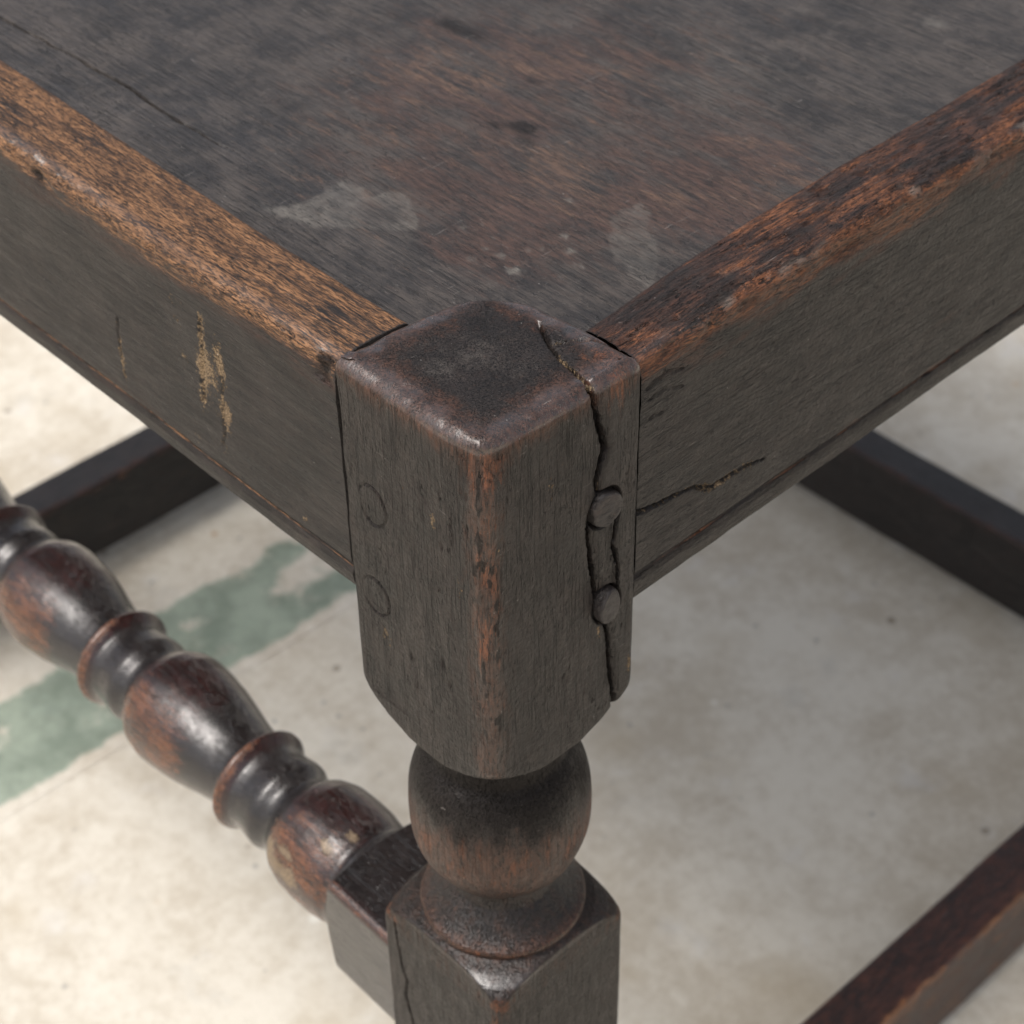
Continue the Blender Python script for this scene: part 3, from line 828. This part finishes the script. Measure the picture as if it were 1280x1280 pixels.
P1 = [(31.8, 106.4), (39.3, 102.4), (46.5, 105.3), (51.2, 103.6), (52.5, 97.8), (52.6, 93.6), (56.0, 93.3), (58.0, 89.8), (55.8, 84.5), (52.5, 78.1), (48.6, 76.2), (44.1, 80.7), (39.3, 86.3), (34.7, 92.3), (31.6, 100.2)]
P2 = [(86.4, 49.3), (90.5, 48.2), (92.2, 43.5), (87.1, 38.0), (82.7, 30.7), (76.5, 25.5), (70.7, 23.3), (68.8, 23.4), (72.4, 31.8), (75.2, 40.4), (80.6, 44.4)]
wx = X + 1.2 * fbm(X / 4, Y / 4, 0, 93); wy = Y + 1.2 * fbm(X / 4, Y / 4, 0, 94)
def soft(poly, k=1.2):
    dd, _ = seg_dist(wx, wy, poly + [poly[0]])
    ins = inside(wx, wy, poly)
    return ss(-k, k, np.where(ins, dd, -dd)), np.exp(-(dd / 1.0) ** 2)
s1, e1 = soft(P1)
s2, e2 = soft(P2)
at['pale'] += s1 * (.60 - .42 * blob(X, Y, 47.8, 86.5, 4.5, 5)) * ss(72, 92, Y + .35 * X) + .15 * e1
at['pale'] += s2 * .50 + .15 * e2
at['pale'] += .30 * blob(X, Y, 30, 105, 6, 16) + .42 * blob(X, Y, 150, 75, 45, 26) + .30 * blob(X, Y, 30, 180, 20, 50) + .3 * blob(X, Y, 92, 130, 40, 26)
for (a, b, r0, am) in ((57.9, 69.3, 1.6, .8), (62.1, 67.1, 1.2, .7), (59.9, 61.2, 1.3, .7), (56.1, 54.7, 2.0, .8), (54, 48.6, 1.6, .8), (56.2, 59.3, 1.2, .7), (64.9, 49.7, 1.1, .7), (72.2, 50.4, 1.6, .9), (68.6, 45.2, 1.7, 1.0), (65.9, 39.1, 1.8, .8),
                       (60, 39.5, 1.4, .6), (54.2, 47.5, 2.2, .8), (50.5, 58, 2.4, .7), (83.3, 60.2, 2.2, .7), (93.4, 47.2, 2.4, .7), (62, 52, 1.4, .7), (70, 58, 1.2, .6), (76, 52, 1.0, .6), (214.7, 55, 4.5, .8), (196, 86, 3, .4)):
    at['pale'] += am * blob(X + .7 * vn(X, Y, 0, 3), Y + .7 * vn(X, Y, 1, 3), a, b, r0 * .8, r0)
f1 = fbm(X / 22, Y / 34, 0, 95); f2 = fbm(X / 8, Y / 16, 0, 96)
brown = blob(X, Y, 92, 84, 46, 50) + .8 * blob(X, Y, 112, 40, 24, 22) + .6 * blob(X, Y, 130, 110, 70, 60)
brown = np.clip(brown, 0, 1)
at['red'] += brown * (.95 + .5 * f2) + .5 * blob(X, Y, 62, 58, 20, 16)
at['wear'] += np.clip(brown * (.50 + .5 * f1), 0, 1) * (1 - .6 * s1) + .40 * blob(X, Y, 104, 44, 10, 9) + .25 * blob(X, Y, 115, 30, 12, 8)
at['dirt_shade'] += .34 * (blob(X, Y, 40, 60, 26, 24) + .8 * blob(X, Y, 95, 24, 22, 9) + .7 * blob(X, Y, 60, 30, 22, 16) + .5 * blob(X, Y, 30, 120, 9, 40)) * (.8 + .5 * f2) * (1 - .8 * s1) * (1 - .8 * s2)
for (a, b, ra, rb, am) in ((94.3, 98.6, 3, 4, .7), (99.4, 92.4, 3, 4.5, .8), (94.2, 85.6, 2.4, 5, 1.0), (108.4, 83.4, 3, 5, .8), (117.2, 106.8, 4, 7, .7), (100.3, 65.7, 2.4, 4, .7), (94, 55.5, 1.8, 2.2, .7), (57.5, 87, 2, 3, .5), (124, 141, 5, 13, .8), (104, 131, 5, 5, .6), (150, 150, 18, 14, .55), (103, 90, 9, 9, .3)):  # dark stains; those farthest from the leg paint in a dark reflection
    at['dirt_shade'] += am * blob(X, Y, a, b, ra, rb) * (.75 + .5 * f2)
at['dirt_shade'] += .6 * np.exp(-(ds / .5) ** 2) * ss(.02, .2, fr)
at['polish'] += .25 + .2 * f1
o = link_mesh('seat_board', np.stack([X, Y, Z], -1).reshape(-1, 3), grid_faces(len(by), len(bx)), M_PANEL, chair, {k_: np.clip(a.ravel(), 0, 1.4) for k_, a in at.items()})
o['label'] = 'sunken seat board, dark and water stained, with a hairline crack'
# underside of the board
u = link_mesh('seat_board_underside', [(14, 12, -15), (497, 12, -15), (497, 520, -15), (14, 520, -15)], [[0, 3, 2, 1]], M_PLAIN_Y, chair, smooth=False)

# ------------------------------------------------------------------ turned stretcher
def axis_pos(y):
    return 21.6 + (y - 45) * .004, -217.2 + (y - 45) * .014
PR = [(44, 60), (71, 60), (74.0, 26), (75.2, 21.5), (76.2, 18.5), (77.0, 17.6), (77.6, 18.1), (78.4, 18.0), (79.0, 17.0), (80.5, 16.8)]
bal = [(0, 12.2), (-1.3, 12.4), (-2.3, 13.8), (-4.5, 16.3), (-8, 18.2), (-12, 18.9), (-17, 18.9), (-23, 17.9), (-30, 16.2), (-38, 14.0), (-43, 12.9), (-47, 12.4)]
ring = [(0, 12.4), (-1.0, 13.2), (-1.9, 16.2), (-2.9, 17.9), (-3.8, 18.1), (-4.7, 17.7), (-5.4, 16.2)]
# last, shortened vase next to the block
b2 = [(83, 17.8), (88, 18.7), (95, 19.0), (101, 18.7), (106, 17.2), (109, 15.2), (111, 14.0), (112.3, 13.6)]
PR += b2
k0 = 112.3
for k in range(5):
    y0 = k0 + 72.5 * k
    PR += [(y0 + 2, 13.8), (y0 + 3.4, 14.4), (y0 + 5.2, 15.2), (y0 + 7, 15.3), (y0 + 9.5, 14.9), (y0 + 13, 14.5), (y0 + 16.2, 14.9), (y0 + 18.2, 16.4), (y0 + 19.6, 17.5), (y0 + 20.6, 17.3), (y0 + 21.9, 15.0), (y0 + 23, 14.0), (y0 + 24.5, 13.8)]
    if k < 4:
        PR += [(y0 + 28, 14.1), (y0 + 33, 15.0), (y0 + 40, 16.6), (y0 + 47, 18.1), (y0 + 54, 19.0), (y0 + 60, 19.3), (y0 + 65, 18.6), (y0 + 69, 16.6), (y0 + 71, 14.8), (y0 + 72.3, 13.7)]
ye = PR[-1][0]
PR += [(ye + 6, 12.9), (ye + 14, 15), (ye + 22, 17.6), (ye + 30, 18.9), (ye + 36, 18), (456, 17), (459, 18), (460.5, 22), (462, 27), (464, 60), (490, 60)]
yy, rr = [], []
for (a, r0), (b, r1) in zip(PR[:-1], PR[1:]):
    r0c, r1c = min(r0, 29), min(r1, 29)
    ln = math.hypot(b - a, r1c - r0c)
    k = max(1, int(ln / (.45 if a < 300 else 1.5)))
    for q in range(k):
        yy.append(a + (b - a) * q / k); rr.append(r0c + (r1c - r0c) * q / k)
yy.append(PR[-1][0]); rr.append(29)
yy, rr = np.array(yy), np.array(rr)
for _ in range(2):
    rr[1:-1] = np.where(rr[1:-1] < 28, (rr[:-2] + 2 * rr[1:-1] + rr[2:]) / 4, rr[1:-1])
M = 176
hs = 19.0
th = np.linspace(0, 2 * math.pi, M, endpoint=False)
sq = np.minimum(hs / np.maximum(np.abs(np.cos(th)), 1e-6), hs / np.maximum(np.abs(np.sin(th)), 1e-6))
sq = np.minimum(sq, hs * 1.36)
TH = th[None] + 0 * yy[:, None]
YY = yy[:, None] + 0 * TH
q = sq[None] - rr[:, None]
RAD = sq[None] - .5 * (q + np.sqrt(q * q + .3))
RAD = RAD + .12 * fbm(np.cos(TH) * 2, np.sin(TH) * 2, YY / 9, 101)
axx, azz = axis_pos(YY)
X, Z = axx + RAD * np.cos(TH), azz + RAD * np.sin(TH)
at = {k_: np.zeros(X.shape) for k_ in ATTRS}
# bare oak comes through on the outer and lower side of every swelling where hands and heels rubbed
outer = ss(-.3, .9, np.cos(TH - R(180)))
thick_ = ss(14.4, 18, rr)[:, None] + 0 * TH
lw = fbm(np.cos(TH) * 3, np.sin(TH) * 3, YY / 14, 102)
turnz = ((YY > 79) & (YY < 456))
at['wear'] += np.where(turnz, outer * thick_ * (.80 + .35 * lw), 0)
at['red'] += np.where(turnz, thick_ * .85, .2)
for k in range(5):
    yr = k0 + 72.5 * k + 19.2
    at['wear'] += .75 * np.exp(-((YY - yr - .4) / 1.6) ** 2) * ss(-.2, .6, np.cos(TH - R(160)))
    at['red'] += 1.0 * np.exp(-((YY - yr) / 4) ** 2)
at['polish'] += .6
at['dirt_shade'] += np.where(turnz, (.45 * (1 - ss(13.8, 15, rr)))[:, None], 0)
vfl = np.degrees(TH)
for (y_, a_, ra, rb, am) in ((99.1, 165, 3.2, 5, .7), (105.5, 156, 2.5, 8, .9), (93.4, 166, 2.5, 8, .9), (97.4, 148, 3.5, 5, .85), (103, 172, 3, 9, .8), (87.5, 118, 2.2, 4.5, .9), (85.5, 122, 1.4, 4, .8), (83.3, 97, 1.8, 4.5, .95), (107.7, 134, 1, 4, .5), (96, 176, 5, 6, .6)):
    at['fleck'] += 1.35 * am * blob(YY, vfl, y_, a_, ra * 1.2, rb * 1.2)
at['dirt_shade'] += .8 * blob(YY, vfl, 98.5, 163, 2.2, 6)
e_ = np.exp(-((np.abs(np.abs((np.degrees(TH) % 90) - 45)) / 4.5) ** 2)) * (YY < 76)
at['wear'] += .75 * e_
at['red'] += .8 * e_
V = np.stack([X, YY, Z], -1).reshape(-1, 3)
F = grid_faces(len(yy), M, wrap=True, flip=False).tolist()
F.append(list(range(M))[::-1]); F.append(list(range((len(yy) - 1) * M, len(yy) * M)))
F = [f[::-1] for f in F]
ts = link_mesh('turned_stretcher', V, F, M_TURN, chair, {k_: np.clip(a.ravel(), 0, 1.4) for k_, a in at.items()})
ts['label'] = 'polished turned stretcher of vase shapes and sharp rings'

# ------------------------------------------------------------------ plain stretchers
def bar(name, axis, a0, a1, c0, c1, z0, z1, mat, seed, wear=.0, label=None):
    """square bar; c0..c1 is the depth range, z0 the top, z1 the bottom"""
    rr_ = 1.6
    sec = []
    for (cx, cz, s0) in ((c1 - rr_, z0 - rr_, 0), (c0 + rr_, z0 - rr_, 90), (c0 + rr_, z1 + rr_, 180), (c1 - rr_, z1 + rr_, 270)):
        for k in range(6):
            a = R(s0 + 90 * k / 5)
            sec.append((cx + rr_ * math.cos(a), cz + rr_ * math.sin(a)))
    full = []
    for i in range(len(sec)):
        (a, b), (c2, d2) = sec[i], sec[(i + 1) % len(sec)]
        k = max(1, int(math.hypot(c2 - a, d2 - b) / 2))
        full += [(a + (c2 - a) * q / k, b + (d2 - b) * q / k) for q in range(k)]
    S = np.array(full)
    L = samples([(a0, a1, 2.0)])
    U = L[:, None] + 0 * S[None, :, 0]
    D = S[None, :, 0] + 0 * U
    Z = S[None, :, 1] + 0 * U
    w1, w2 = .35 * fbm(U / 50, 0, Z / 20, seed), .4 * fbm(U / 60, D / 20, 0, seed + 1)
    at = {k_: np.zeros(U.shape) for k_ in ATTRS}
    topedge = blob(D, Z, c0 + 1, z0 - 1, 2.4, 2.4)
    ff = fbm(U / 12, D / 8, Z / 8, seed + 2)
    w1 = w1 + .8 * topedge * np.maximum(0, fbm(U / 9, 0, 0, seed + 3))
    at['red'] += (.9 if wear > .4 else .5) * topedge + .2
    at['wear'] += topedge * (wear + .3 * ff) * (1 if wear > .4 else .5)
    at['wear'] += (D < c0 + 1) * wear * .55 * (1 + ff)
    at['red'] += .6 * (wear > .4)
    at['pale'] += (D < c0 + 1) * wear * .8
    D = D + w1; Z = Z + w2
    V = np.stack([D, U, Z] if axis == 1 else [U, D, Z], -1).reshape(-1, 3)
    m = len(S); n = len(L)
    F = grid_faces(n, m, wrap=True, flip=(axis == 0)).tolist()
    F.append(list(range(m))); F.append(list(range((n - 1) * m, n * m)))
    o = link_mesh(name, V, F, mat, chair, {k_: np.clip(a.ravel(), 0, 1.4) for k_, a in at.items()})
    if label: o['label'] = label
    return o
bar('stretcher', 1, 44, 490, 477.9, 499.4, -408.5, -452.5, M_PLAIN_Y, 111)
bar('stretcher', 0, 44, 468, 500.6, 523.4, -407.3, -451, M_PLAIN_X, 121, .25)
bar('stretcher', 0, 44, 468, 15.0, 37.8, -407.3, -451, M_PLAIN_X, 131, .6)
